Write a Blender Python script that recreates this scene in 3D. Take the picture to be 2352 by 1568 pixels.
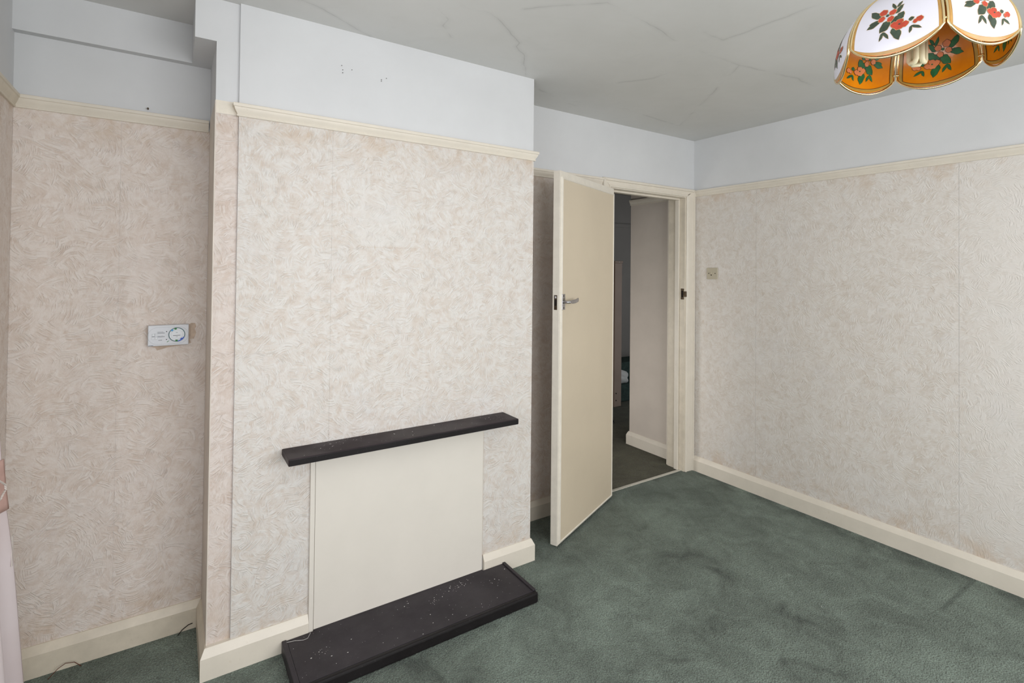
import bpy, bmesh, math, random
from math import sin, cos, pi, radians, sqrt, hypot, atan2
from mathutils import Vector, Matrix
import numpy as np

for o in list(bpy.data.objects):
    bpy.data.objects.remove(o, do_unlink=True)
SC = bpy.context.scene
COL = SC.collection
random.seed(4)

# ------------------------------------------------------------------ measures (metres)
H = 2.433            # ceiling height
D = 0.339            # depth of the alcoves behind the chimney breast face (y = 0)
W = 1.410            # breast runs x = -W .. 0
SX = -1.334          # corner of the breast proper; the boxed strip is left of it
L = 2.007            # left wall at x = -L
R = 1.712            # right wall at x = R
YF = -3.70           # window wall behind the camera
ZR, RH = 2.060, 0.046    # picture rail top, height
SK, SC_, SD = 0.107, 0.078, 0.018   # skirting top, chamfer start, thickness
RS = 0.0097          # right wall runs very slightly out of square

# ------------------------------------------------------------------ camera
cam_d = bpy.data.cameras.new('camera')
cam = bpy.data.objects.new('camera', cam_d); COL.objects.link(cam)
yaw, pit, rol = 0.5803, 0.0129, 0.0103
fw = Vector((sin(yaw)*cos(pit), cos(yaw)*cos(pit), sin(pit)))
rt = Vector((cos(yaw), -sin(yaw), 0)); up = rt.cross(fw)
r2 = rt*cos(rol) + up*sin(rol); u2 = up*cos(rol) - rt*sin(rol)
m = Matrix((r2, u2, -fw)).transposed().to_4x4()
m.translation = Vector((-1.5302, -2.1419, 1.46))
cam.matrix_world = m
cam_d.sensor_width = 36; cam_d.sensor_fit = 'HORIZONTAL'
cam_d.lens = 1189.26/2352*36
cam_d.shift_y = -(784-604.076)/2352
cam_d.clip_start = 0.02
SC.camera = cam

# ------------------------------------------------------------------ light
def area(name, loc, direction, sx, sy, power, color, spread=180):
    l = bpy.data.lights.new(name, 'AREA'); l.shape = 'RECTANGLE'; l.size = sx; l.size_y = sy
    l.energy = power; l.color = color; l.spread = radians(spread)
    o = bpy.data.objects.new(name, l); COL.objects.link(o)
    o.location = loc; o.rotation_euler = Vector(direction).to_track_quat('-Z', 'Y').to_euler()
    return o
area('window_light', (-0.35, YF+0.06, 1.45), (0, 1, -0.10), 3.0, 1.4, 79, (0.99, 0.99, 1.0))
area('side_window_light', (-L+0.03, -1.55, 1.50), (1, -0.15, -0.15), 1.3, 1.25, 20, (0.99, 0.99, 1.0))
area('landing_fill', (-0.2, 1.3, 0.75), (1, -0.25, -0.12), 0.6, 0.7, 5.5, (1.0, 0.96, 0.92), 110)  # added fill for the landing wall
w = bpy.data.worlds.new('world'); SC.world = w; w.use_nodes = True
w.node_tree.nodes['Background'].inputs[0].default_value = (0.80, 0.90, 1.0, 1)
w.node_tree.nodes['Background'].inputs[1].default_value = 1.0
SC.view_settings.view_transform = 'Standard'
SC.view_settings.look = 'None'
SC.view_settings.exposure = 0.0
SC.view_settings.gamma = 1
SC.view_settings.use_curve_mapping = False

# ------------------------------------------------------------------ material helpers
def lin(c):
    return tuple(((v/255)/12.92 if v/255 <= 0.04045 else ((v/255+0.055)/1.055)**2.4) for v in c) + (1.0,)
class NT:
    def __init__(s, name):
        s.m = bpy.data.materials.new(name); s.m.use_nodes = True
        s.t = s.m.node_tree; s.b = s.t.nodes['Principled BSDF']
        s.co = s.n('ShaderNodeTexCoord').outputs['Object']
    def n(s, ty, **kw):
        x = s.t.nodes.new(ty)
        for k, v in kw.items(): setattr(x, k, v)
        return x
    def link(s, a, b): s.t.links.new(a, b)
    def put(s, sock, v):
        if isinstance(v, bpy.types.NodeSocket): s.link(v, sock)
        else: sock.default_value = v
    def math(s, op, a, b=None, c=None, clamp=False):
        x = s.n('ShaderNodeMath', operation=op); x.use_clamp = clamp
        for i, v in enumerate((a, b, c)):
            if v is not None: s.put(x.inputs[i], v)
        return x.outputs[0]
    def vec(s, op, a, b=None):
        x = s.n('ShaderNodeVectorMath', operation=op)
        s.put(x.inputs[0], a)
        if b is not None:
            if op == 'SCALE': s.put(x.inputs['Scale'], b)
            else: s.put(x.inputs[1], b)
        return x.outputs['Value'] if op in ('LENGTH', 'DOT_PRODUCT', 'DISTANCE') else x.outputs[0]
    def noise(s, scale, detail=3, rough=0.5, vec=None, dist=0.0):
        x = s.n('ShaderNodeTexNoise'); s.put(x.inputs['Vector'], s.co if vec is None else vec)
        x.inputs['Scale'].default_value = scale; x.inputs['Detail'].default_value = detail
        x.inputs['Roughness'].default_value = rough; x.inputs['Distortion'].default_value = dist
        return x.outputs['Fac']
    def noisev(s, scale, detail=2):
        x = s.n('ShaderNodeTexNoise'); s.put(x.inputs['Vector'], s.co)
        x.inputs['Scale'].default_value = scale; x.inputs['Detail'].default_value = detail
        return s.vec('SUBTRACT', x.outputs['Color'], (0.5, 0.5, 0.5))
    def ramp(s, f, stops):
        x = s.n('ShaderNodeValToRGB'); s.put(x.inputs[0], f)
        e = x.color_ramp.elements
        while len(e) < len(stops): e.new(0.5)
        for i, (p, c) in enumerate(stops):
            e[i].position = p; e[i].color = c if len(c) == 4 else (*c, 1)
        return x.outputs[0]
    def rng(s, f, a, b, c=0.0, d=1.0, smooth=True):
        x = s.n('ShaderNodeMapRange'); x.interpolation_type = 'SMOOTHSTEP' if smooth else 'LINEAR'
        s.put(x.inputs[0], f)
        for i, v in enumerate((a, b, c, d)): s.put(x.inputs[i+1], v)
        return x.outputs[0]
    def mix(s, f, a, b, mode='MIX'):
        x = s.n('ShaderNodeMix', data_type='RGBA', blend_type=mode)
        s.put(x.inputs[0], f); s.put(x.inputs[6], a); s.put(x.inputs[7], b)
        return x.outputs[2]
    def xyz(s):
        x = s.n('ShaderNodeSeparateXYZ'); s.link(s.co, x.inputs[0]); return x.outputs
    def bump(s, h, strength, dist):
        x = s.n('ShaderNodeBump'); x.inputs['Strength'].default_value = strength; x.inputs['Distance'].default_value = dist
        s.put(x.inputs['Height'], h); s.link(x.outputs[0], s.b.inputs['Normal'])
    def fin(s, color, rough=0.6, metal=0.0, spec=0.5):
        s.put(s.b.inputs['Base Color'], color); s.put(s.b.inputs['Roughness'], rough)
        s.b.inputs['Metallic'].default_value = metal; s.b.inputs['Specular IOR Level'].default_value = spec
        return s.m

def paint(name, rgb, rough=0.5, var=0.04, scale=6, spec=0.4, bump=0.12, dirt=None):
    t = NT(name); c = lin(rgb)
    n = t.noise(scale, 5, 0.6)
    dark = tuple(x*(1-var*2.2) for x in c[:3])+(1,); lite = tuple(min(1, x*(1+var)) for x in c[:3])+(1,)
    col = t.ramp(n, [(0.3, dark), (0.7, lite)])
    if dirt:
        d = t.rng(t.noise(scale*5, 6, 0.65), 0.62, 0.78)
        col = t.mix(t.math('MULTIPLY', d, 0.45), col, lin(dirt))
    if bump: t.bump(t.noise(60, 4, 0.6), bump, 0.002)
    return t.fin(col, rough, 0, spec)

def wallpaper(name, light, tan, contrast=1.0, window_wash=False, patch=False):
    t = NT(name)
    co = t.vec('ADD', t.co, t.vec('SCALE', t.noisev(7, 2), 0.028))
    hs = []
    for k, (sc, per) in enumerate(((9.0, 0.0044), (14.0, 0.0038))):
        v = t.n('ShaderNodeTexVoronoi', voronoi_dimensions='3D', feature='F1')
        pk = t.vec('ADD', co, (3.1*k, 1.7*k, 0.9*k))
        t.link(pk, v.inputs['Vector']); v.inputs['Scale'].default_value = sc
        off = t.vec('SCALE', t.vec('SUBTRACT', v.outputs['Color'], (0.5, 0.5, 0.5)), 2.8/sc)
        d = t.vec('DISTANCE', pk, t.vec('ADD', v.outputs['Position'], off))
        # comb strokes: irregular concentric arcs about a random centre in every cell
        cx = t.n('ShaderNodeCombineXYZ'); t.link(t.math('MULTIPLY', d, 1.0/per), cx.inputs[0])
        q = t.vec('ADD', cx.outputs[0], t.vec('SCALE', v.outputs['Color'], 40.0))
        q = t.vec('ADD', q, t.vec('MULTIPLY', t.co, (34.0, 34.0, 34.0)))
        n = t.noise(1.0, 1, 0.4, vec=q)
        hs.append(t.rng(n, 0.40, 0.60, -1.0, 1.0))
    sel = t.rng(t.noise(18, 2, 0.5), 0.46, 0.54)
    ring = t.math('ADD', t.math('MULTIPLY', hs[0], sel), t.math('MULTIPLY', hs[1], t.math('SUBTRACT', 1.0, sel)))
    amp = t.rng(t.noise(34, 4, 0.65), 0.38, 0.60, 0.12, 1.0)
    ring = t.math('MULTIPLY', ring, amp)
    pt = t.noise(20, 7, 0.70, dist=0.7)
    f = t.math('ADD', t.math('MULTIPLY', t.rng(pt, 0.33, 0.70), 0.85), t.math('MULTIPLY', ring, -0.36))
    f = t.math('ADD', f, t.math('MULTIPLY', t.math('SUBTRACT', t.noise(230, 3, 0.6), 0.5), 0.5))
    f = t.math('MULTIPLY', f, contrast*0.9, clamp=True)
    x, y, z = t.xyz()
    if window_wash:   # window brightening put into the colour: print weakens toward the window end
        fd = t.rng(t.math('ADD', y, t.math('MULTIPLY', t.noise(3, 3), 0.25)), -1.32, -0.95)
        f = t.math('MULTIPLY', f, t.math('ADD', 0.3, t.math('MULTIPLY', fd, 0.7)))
    if patch:   # clean patch where a picture or clock hung over the fireplace
        dx = t.rng(t.math('ABSOLUTE', t.math('ADD', x, 0.79)), 0.17, 0.08)
        dz = t.math('MULTIPLY', t.rng(z, 1.553, 1.562), t.rng(z, 1.86, 1.66))
        p = t.math('MULTIPLY', dx, dz)
        f = t.math('MULTIPLY', f, t.math('SUBTRACT', 1.0, t.math('MULTIPLY', p, 0.5)))
        ln = t.math('MULTIPLY', t.rng(t.math('ABSOLUTE', t.math('ADD', x, 0.76)), 0.16, 0.10), t.rng(t.math('ABSOLUTE', t.math('SUBTRACT', z, 1.549)), 0.005, 0.001))
        f = t.math('ADD', f, t.math('MULTIPLY', ln, 0.28), clamp=True)
    col = t.mix(f, lin(light), lin(tan))
    blue = t.rng(t.noise(5, 4, 0.6), 0.5, 0.75)
    col = t.mix(t.math('MULTIPLY', blue, 0.25), col, lin(tuple(min(255, a+b) for a, b in zip(light, (-6, -2, 4)))))
    # patchy browner tone close under the rail and just above the skirting
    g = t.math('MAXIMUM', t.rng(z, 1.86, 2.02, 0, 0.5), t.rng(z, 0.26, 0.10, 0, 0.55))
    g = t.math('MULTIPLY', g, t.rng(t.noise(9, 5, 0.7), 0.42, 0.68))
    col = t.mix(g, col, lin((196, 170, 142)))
    h = t.math('ADD', t.math('MULTIPLY', ring, 0.45), t.math('MULTIPLY', t.noise(120, 4, 0.65), 0.6))
    t.bump(h, 1.0 if contrast >= 0.9 else 0.7, 0.0014)
    return t.fin(col, 0.62, 0, 0.3)

M = {}
M['white'] = paint('white_emulsion', (213, 214, 215), 0.75, 0.02, 3, 0.2, 0.10)
M['cream'] = paint('cream_gloss', (224, 216, 202), 0.38, 0.025, 9, 0.45, 0.10, dirt=(190, 172, 140))
M['cream_chip'] = paint('chipped_cream_gloss', (214, 204, 186), 0.40, 0.05, 14, 0.45, 0.15, dirt=(150, 128, 98))
M['door'] = paint('door_cream', (212, 198, 175), 0.45, 0.02, 2.5, 0.4, 0.05)
M['door_edge'] = paint('door_edge_cream', (226, 219, 206), 0.45, 0.03, 20, 0.4, 0.15, dirt=(185, 165, 135))
M['panel'] = paint('fire_panel_cream', (224, 218, 208), 0.5, 0.015, 4, 0.35, 0.08)
M['greyboard'] = paint('bare_grey_board', (218, 209, 198), 0.6, 0.06, 5, 0.3, 0.2, dirt=(150, 135, 115))
M['paper'] = wallpaper('wallpaper_breast', (218, 214, 209), (203, 190, 178), 0.95, patch=True)
M['paper_side'] = wallpaper('wallpaper_alcove', (227, 218, 211), (208, 191, 178), 0.9)
M['paper_right'] = wallpaper('wallpaper_right', (222, 217, 211), (200, 187, 173), 0.72, window_wash=True)
M['paper_strip'] = wallpaper('wallpaper_strip', (219, 209, 202), (200, 182, 169), 0.9)
M['paper_bare'] = paint('pale_unfaded_paper', (228, 220, 206), 0.65, 0.03, 40, 0.25, 0.4)
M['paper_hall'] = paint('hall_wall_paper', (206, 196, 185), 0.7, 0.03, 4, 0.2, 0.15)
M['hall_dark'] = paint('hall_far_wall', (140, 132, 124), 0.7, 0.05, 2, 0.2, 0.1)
M['newel'] = paint('newel_paint', (150, 128, 112), 0.5, 0.04, 6, 0.35, 0.05)
M['brown_wood'] = paint('handrail_wood', (110, 78, 60), 0.4, 0.08, 8, 0.4, 0.1)
M['dark'] = paint('dark_hole', (40, 34, 30), 0.8, 0.1, 30, 0.2, 0.2)
M['blackmetal'] = paint('black_metal', (24, 24, 26), 0.4, 0.05, 30, 0.5, 0)
M['plastic'] = paint('white_plastic', (214, 217, 222), 0.35, 0.01, 5, 0.5, 0)
M['plastic2'] = paint('white_plastic_dial', (226, 230, 234), 0.35, 0.01, 5, 0.5, 0)
M['ivory'] = paint('ivory_plastic', (188, 179, 158), 0.35, 0.02, 8, 0.5, 0)
M['ink'] = paint('grey_ink', (70, 74, 78), 0.6, 0, 5, 0.2, 0)
M['inklight'] = paint('pale_ink', (160, 165, 170), 0.6, 0, 5, 0.2, 0)
M['teal'] = paint('dark_teal_plastic', (52, 92, 98), 0.4, 0.03, 9, 0.4, 0)
M['green'] = paint('green_plastic', (24, 118, 36), 0.4, 0, 9, 0.4, 0)
M['blue'] = paint('blue_plastic', (40, 86, 190), 0.4, 0, 9, 0.4, 0)
M['sky'] = paint('pale_blue_plastic', (70, 160, 215), 0.4, 0, 9, 0.4, 0)
M['bag'] = paint('pale_bag', (205, 200, 192), 0.6, 0.05, 9, 0.3, 0.3)
M['wire'] = paint('red_brown_wire', (96, 52, 36), 0.5, 0, 9, 0.3, 0)
M['fleck'] = paint('paint_fleck', (214, 212, 208), 0.7, 0.1, 90, 0.2, 0)
def metal(name, rgb, rough):
    t = NT(name); return t.fin(lin(rgb), t.rng(t.noise(40, 3), 0.3, 0.7, rough*0.7, rough*1.3), 1.0, 0.5)
M['chrome'] = metal('chrome', (190, 188, 190), 0.22)
M['brass'] = metal('brass', (236, 214, 166), 0.2)
M['oldmetal'] = metal('old_latch_metal', (92, 80, 66), 0.5)
M['steelgrey'] = paint('pale_strip', (206, 202, 190), 0.4, 0.05, 30, 0.5, 0)

def ceiling_mat():
    t = NT('ceiling_lining_paper')
    # faint sooty crack lines, in metres on the ceiling
    lines = CRACKS
    co = t.vec('ADD', t.co, t.vec('SCALE', t.noisev(9, 4), 0.03))
    acc = None
    for pts in lines:
        for (a, b) in zip(pts[:-1], pts[1:]):
            a3 = (a[0], a[1], H); ba = (b[0]-a[0], b[1]-a[1], 0)
            l2 = ba[0]**2+ba[1]**2
            pa = t.vec('SUBTRACT', co, a3)
            h = t.math('MULTIPLY', t.vec('DOT_PRODUCT', pa, ba), 1/l2, clamp=True)
            v = t.n('ShaderNodeVectorMath', operation='MULTIPLY_ADD')
            nb = tuple(-q for q in ba); cx = t.n('ShaderNodeCombineXYZ')
            for i in range(3): t.link(h, cx.inputs[i])
            t.link(cx.outputs[0], v.inputs[0]); v.inputs[1].default_value = nb; t.link(pa, v.inputs[2])
            flat = t.vec('MULTIPLY', v.outputs[0], (1, 1, 0))
            d = t.vec('LENGTH', flat)
            acc = d if acc is None else t.math('MINIMUM', acc, d)
    soft = t.rng(acc, 0.022, 0.0, 0, 1)
    core = t.rng(acc, 0.0035, 0.0005, 0, 1)
    br = t.rng(t.noise(4, 4, 0.6), 0.38, 0.6)
    k = t.math('ADD', t.math('MULTIPLY', soft, 0.10), t.math('MULTIPLY', core, 0.20))
    k = t.math('MULTIPLY', k, br)
    base = t.ramp(t.noise(1.6, 5, 0.6), [(0.3, lin((210, 210, 207))), (0.7, lin((220, 220, 218)))])
    cloud = t.rng(t.noise(2.6, 6, 0.62, dist=1.5), 0.55, 0.75, 0, 0.14)
    col = t.mix(cloud, base, lin((188, 188, 185)))
    col = t.mix(k, col, lin((120, 120, 120)))
    t.bump(t.noise(12, 5, 0.6), 0.12, 0.006)
    return t.fin(col, 0.7, 0, 0.25)

def carpet_mat(name, hall=False):
    t = NT(name)
    big = t.noise(1.7, 4, 0.55, dist=0.8)
    mid = t.noise(6.5, 5, 0.62, dist=1.0)
    fine = t.noise(180, 3, 0.7)
    tuft = t.n('ShaderNodeTexVoronoi'); t.link(t.co, tuft.inputs['Vector']); tuft.inputs['Scale'].default_value = 170
    v = t.math('ADD', t.math('MULTIPLY', big, 0.55), t.math('MULTIPLY', mid, 0.45))
    if hall: st = [(0.34, lin((76, 73, 56))), (0.5, lin((92, 90, 72))), (0.66, lin((108, 106, 86)))]  # landing shade put into the carpet colour: browner and darker
    else: st = [(0.36, lin((82, 91, 83))), (0.42, lin((104, 115, 105))), (0.54, lin((124, 137, 126))), (0.68, lin((142, 157, 145)))]
    col = t.ramp(v, st)
    g = t.math('ADD', t.math('MULTIPLY', t.math('SUBTRACT', fine, 0.5), 1.3), t.math('MULTIPLY', t.math('SUBTRACT', tuft.outputs['Distance'], 0.35), -0.5))
    g = t.math('ADD', 1.0, g)
    cx = t.n('ShaderNodeCombineXYZ')
    for i in range(3): t.link(g, cx.inputs[i])
    col = t.mix(1.0, col, cx.outputs[0], 'MULTIPLY')
    if not hall:
        x, y, z = t.xyz()
        # patchy darker edge and the seam line of the carpet by the right wall
        e = t.math('MULTIPLY', t.rng(x, R-0.16, R-0.03, 0, 0.55), t.rng(t.noise(7, 4, 0.6), 0.4, 0.6))
        s = t.math('MULTIPLY', t.rng(t.math('ABSOLUTE', t.math('ADD', y, 1.275)), 0.014, 0.004), t.rng(x, R-0.46, R-0.38, 0, 0.45))
        col = t.mix(t.math('MAXIMUM', e, s), col, lin((52, 62, 56)))
    h = t.math('ADD', t.math('MULTIPLY', fine, 1.0), t.math('MULTIPLY', tuft.outputs['Distance'], 1.2))
    h = t.math('ADD', h, t.math('MULTIPLY', mid, 3.0))
    t.bump(h, 0.8, 0.008)
    t.b.inputs['Sheen Weight'].default_value = 0.15
    return t.fin(col, 0.95, 0, 0.1)
M['carpet'] = carpet_mat('green_carpet')
M['carpet_hall'] = carpet_mat('hall_carpet', True)
M['stair_carpet'] = paint('stair_carpet', (62, 74, 68), 0.95, 0.15, 30, 0.1, 0.5)

def slate_mat(name, rgb):
    t = NT(name)
    n = t.noise(5, 5, 0.65); c = lin(rgb)
    col = t.ramp(n, [(0.3, tuple(x*0.8 for x in c[:3])+(1,)), (0.72, tuple(x*1.35 for x in c[:3])+(1,))])
    dust = t.rng(t.noise(120, 4, 0.7), 0.60, 0.75, 0, 0.14)
    col = t.mix(dust, col, lin((140, 136, 132)))
    t.bump(t.noise(45, 4, 0.6), 0.1, 0.003)
    return t.fin(col, t.rng(t.noise(7, 4), 0.3, 0.7, 0.42, 0.6), 0, 0.25)
M['slate'] = slate_mat('hearth_black_tile', (50, 46, 50))
M['mantel'] = slate_mat('mantel_dark_wood', (42, 33, 37))
M['mantel_edge'] = slate_mat('edge_near_black', (26, 23, 24))

def cloth_mat():
    t = NT('pale_pink_curtain')
    x, y, z = t.xyz()
    col = t.ramp(t.noise(3, 3), [(0.35, lin((222, 206, 206))), (0.65, lin((232, 220, 222)))])
    wv = t.noise(400, 2)
    t.bump(wv, 0.15, 0.001)
    t.b.inputs['Subsurface Weight'].default_value = 0.0
    return t.fin(col, 0.8, 0, 0.2)
M['curtain'] = cloth_mat()
M['pink'] = paint('dusky_pink_cloth', (206, 170, 160), 0.8, 0.05, 20, 0.2, 0.2)
M['cord'] = paint('white_cord', (228, 220, 214), 0.8, 0.02, 20, 0.2, 0.2)
M['shade_white'] = paint('shade_opal_white', (216, 214, 224), 0.25, 0.01, 4, 0.5, 0)
M['shade_gold'] = paint('shade_gold_border', (180, 138, 74), 0.3, 0.08, 30, 0.5, 0)
def amber_mat():
    t = NT('shade_amber_glass')
    col = t.ramp(t.noise(14, 4, 0.6), [(0.3, lin((208, 118, 10))), (0.7, lin((228, 140, 20)))])
    t.b.inputs['Coat Weight'].default_value = 0.3
    return t.fin(col, 0.22, 0, 0.5)
M['amber'] = amber_mat()
M['tanband'] = paint('shade_tan_band', (176, 142, 70), 0.3, 0.08, 40, 0.5, 0)
M['fl_red'] = paint('print_coral_outside', (186, 70, 48), 0.4, 0.12, 60, 0.4, 0)
M['fl_green'] = paint('print_green_outside', (62, 76, 60), 0.4, 0.2, 60, 0.4, 0)
M['fl_gold'] = paint('print_gold_line', (200, 170, 120), 0.35, 0.05, 60, 0.4, 0)
M['in_coral'] = paint('print_coral_inside', (232, 138, 84), 0.4, 0.06, 60, 0.4, 0)
M['in_green'] = paint('print_green_inside', (34, 106, 58), 0.4, 0.15, 60, 0.4, 0)
M['in_line'] = paint('print_dark_line', (52, 30, 14), 0.5, 0, 60, 0.3, 0)
M['tube'] = paint('lamp_tube', (236, 226, 190), 0.35, 0.02, 20, 0.4, 0)
def glass_mat():
    t = NT('window_glass')
    t.b.inputs['Transmission Weight'].default_value = 1.0
    t.b.inputs['IOR'].default_value = 1.45
    return t.fin((0.95, 0.98, 1, 1), 0.02, 0, 0.5)
M['glass'] = glass_mat()

# ------------------------------------------------------------------ mesh helpers
def skew(v):
    return Vector((v[0] + RS*(D - v[1]), v[1], v[2]))
def obj(name, bm, mat, parent=None, smooth=False, bevel=0.0, seg=2, xf=None, mats=None, ang=35):
    if xf:
        for v in bm.verts: v.co = xf(v.co)
    bmesh.ops.recalc_face_normals(bm, faces=bm.faces)
    me = bpy.data.meshes.new(name); bm.to_mesh(me); bm.free()
    o = bpy.data.objects.new(name, me); COL.objects.link(o)
    for x in (mats or [mat]): me.materials.append(x)
    if smooth:
        for p in me.polygons: p.use_smooth = True
        if ang < 180:
            try: me.set_sharp_from_angle(angle=radians(ang))
            except Exception: pass
    if bevel:
        b = o.modifiers.new('bevel', 'BEVEL'); b.width = bevel; b.segments = seg; b.limit_method = 'ANGLE'; b.angle_limit = radians(40)
        b.harden_normals = False
    if parent is not None: o.parent = parent
    return o
def box(x0, x1, y0, y1, z0, z1, bm=None):
    bm = bm or bmesh.new()
    v = [bm.verts.new((x, y, z)) for x in (x0, x1) for y in (y0, y1) for z in (z0, z1)]
    for f in ((0,1,3,2),(4,6,7,5),(0,4,5,1),(2,3,7,6),(0,2,6,4),(1,5,7,3)):
        bm.faces.new([v[i] for i in f])
    return bm
def empty(name, loc=(0,0,0)):
    o = bpy.data.objects.new(name, None); COL.objects.link(o); o.location = loc; o.empty_display_size = 0.05
    return o
def tag(o, label, cat=None, kind=None, group=None):
    o['label'] = label
    if cat: o['category'] = cat
    if kind: o['kind'] = kind
    if group: o['group'] = group
    return o
def st(o, label, cat): return tag(o, label, cat, 'structure')
def at(o, loc):   # child mesh authored in world coordinates below an Empty at loc
    o.matrix_parent_inverse = Matrix.Translation(-Vector(loc)); return o
def tube(pts, r, n=10, bm=None, cap=True):
    bm = bm or bmesh.new(); pts = [Vector(p) for p in pts]; rings = []
    rr = r if isinstance(r, (list, tuple)) else [r]*len(pts)
    prev = None
    for i, p in enumerate(pts):
        d = (pts[min(i+1, len(pts)-1)] - pts[max(i-1, 0)]).normalized()
        a = prev if prev is not None else (Vector((0,0,1)) if abs(d.z) < 0.9 else Vector((1,0,0)))
        s = d.cross(a).normalized(); a = s.cross(d).normalized(); prev = a
        rings.append([bm.verts.new(p + (s*cos(2*pi*k/n) + a*sin(2*pi*k/n))*rr[i]) for k in range(n)])
    for A, B in zip(rings[:-1], rings[1:]):
        for k in range(n): bm.faces.new((A[k], A[(k+1)%n], B[(k+1)%n], B[k]))
    if cap:
        bm.faces.new(rings[0]); bm.faces.new(rings[-1])
    return bm
def lathe(prof, n=24, c=(0,0,0), bm=None, axis='z'):
    bm = bm or bmesh.new(); rings = []
    for (r, z) in prof:
        ring = []
        for k in range(n):
            a = 2*pi*k/n
            p = (r*cos(a), r*sin(a), z) if axis == 'z' else (r*cos(a), -z, r*sin(a))
            ring.append(bm.verts.new((c[0]+p[0], c[1]+p[1], c[2]+p[2])))
        rings.append(ring)
    for A, B in zip(rings[:-1], rings[1:]):
        for k in range(n): bm.faces.new((A[k], A[(k+1)%n], B[(k+1)%n], B[k]))
    bm.faces.new(rings[0]); bm.faces.new(rings[-1])
    return bm
def runs(path, prof):
    """Mitred moulding runs: profile (out, z) swept along a wall line; the room is on the right of the walk. One bmesh per straight."""
    P = [Vector((p[0], p[1])) for p in path]
    nrm = []
    for a, b in zip(P[:-1], P[1:]):
        d = (b-a).normalized(); nrm.append(Vector((d.y, -d.x)))
    def off(i, side):
        if i == 0: return nrm[0]
        if i == len(P)-1: return nrm[-1]
        a, b = nrm[i-1], nrm[i]
        return (a+b) / (1 + a.dot(b))
    out = []
    for i in range(len(P)-1):
        bm = bmesh.new(); rings = []
        n0, n1 = off(i, 0), off(i+1, 1)
        L_ = (P[i+1]-P[i]).length; k = max(1, int(L_/0.25))
        for j in range(k+1):
            f = j/k; base = P[i].lerp(P[i+1], f)
            if j == 0: nn = n0
            elif j == k: nn = n1
            else: nn = nrm[i]
            rings.append([bm.verts.new((base.x+nn.x*o_, base.y+nn.y*o_, z)) for o_, z in prof])
        m_ = len(prof)
        for A, B in zip(rings[:-1], rings[1:]):
            for q in range(m_): bm.faces.new((A[q], A[(q+1)%m_], B[(q+1)%m_], B[q]))
        bm.faces.new(rings[0]); bm.faces.new(rings[-1])
        out.append(bm)
    return out
RAIL = [(0, ZR), (0.019, ZR), (0.0205, ZR-0.002), (0.0205, ZR-0.012), (0.0185, ZR-0.0135), (0.0170, ZR-0.0145),
        (0.0150, ZR-0.021), (0.0115, ZR-0.028), (0.0075, ZR-0.034), (0.0055, ZR-0.0385), (0.0075, ZR-0.0400), (0.0078, ZR-0.0440), (0.0060, ZR-RH), (0, ZR-RH)]
SKIRT = [(0, 0), (SD, 0), (SD, SC_), (SD-0.001, SC_+0.002), (0.0055, SK-0.002), (0.004, SK), (0, SK)]

# ------------------------------------------------------------------ ceiling crack lines (metres)
import math as _m
def on_ceiling(px, py):
    d = fw + r2*((px-1176)/1189.26) - u2*((py-604.076)/1189.26)
    c = Vector((-1.5302, -2.1419, 1.46)); t_ = (H-c.z)/d.z
    p = c + d*t_; return (round(p.x, 3), round(p.y, 3))
CR_PX = [[(690, 0), (730, 15), (787, 48), (830, 72), (852, 84)], [(990, 2), (1010, 25), (1030, 45), (1018, 60), (1035, 85)], [(1050, 0), (1075, 18), (1120, 28), (1145, 42), (1175, 78), (1193, 98), (1187, 106), (1205, 130), (1205, 155), (1210, 174)],
         [(1205, 20), (1395, 5), (1500, 60), (1570, 105), (1700, 150)], [(1700, 150), (1650, 200), (1560, 290), (1440, 250), (1300, 230)],
         [(1905, 0), (1790, 45), (1660, 92), (1620, 75)], [(1700, 150), (1830, 180), (1870, 200)], [(1560, 160), (1500, 180), (1420, 190)],
         [(1240, 205), (1290, 230), (1320, 243)]]
CRACKS = [[on_ceiling(*p) for p in l] for l in CR_PX]
M['ceiling'] = ceiling_mat()

# ------------------------------------------------------------------ STRUCTURE: floor, ceiling, walls
XH0, XH1 = 0.862, 1.612      # door opening between the linings
ZH = 2.002                   # underside of the door head
st(obj('floor', box(-L-0.1, R+0.1, YF-0.1, 0.372, -0.08, 0.0), M['carpet']), 'green cut-pile carpet covering the room floor', 'floor')
st(obj('floor_landing', box(-0.4, 4.6, 0.372, 3.0, -0.08, -0.002), M['carpet_hall']), 'brownish green carpet beyond the doorway', 'floor')
st(obj('ceiling', box(-L-0.1, R+0.12, YF-0.1, D+0.12, H, H+0.1), M['ceiling']), 'grey papered ceiling with faint sooty cracks', 'ceiling')
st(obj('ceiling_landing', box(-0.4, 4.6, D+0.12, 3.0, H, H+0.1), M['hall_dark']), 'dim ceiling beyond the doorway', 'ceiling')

T = 0.0015   # thickness of a wallpaper strip
def strips(parent, edges, make, mat, gap=0.0002, z0=SK-0.01, z1=ZR-RH+0.006, xf=None):
    for a, b in zip(edges[:-1], edges[1:]):
        lo, hi = min(a, b), max(a, b)
        o = obj('wallpaper_strip', make(lo+gap, hi-gap, z0, z1), mat, parent, xf=xf)

# back wall (alcove plane, y = D) with the door opening
bm = box(-L-0.1, XH0-0.03, D+T, D+0.12, 0, H)
box(XH1+0.03, R+0.12, D+T, D+0.12, 0, H, bm); box(XH0-0.03, XH1+0.03, D+T, D+0.12, ZH+0.03, H, bm)
wb = st(obj('wall_back', bm, M['white']), 'back wall, papered below the rail and white above, with the doorway', 'wall')
strips(wb, [-L, -1.702, -W], lambda a, b, c, d: box(a, b, D, D+T+0.001, c, d), M['paper_side'])
strips(wb, [0.0, 0.42, 0.80], lambda a, b, c, d: box(a, b, D, D+T+0.001, c, d), M['paper_side'])
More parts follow.
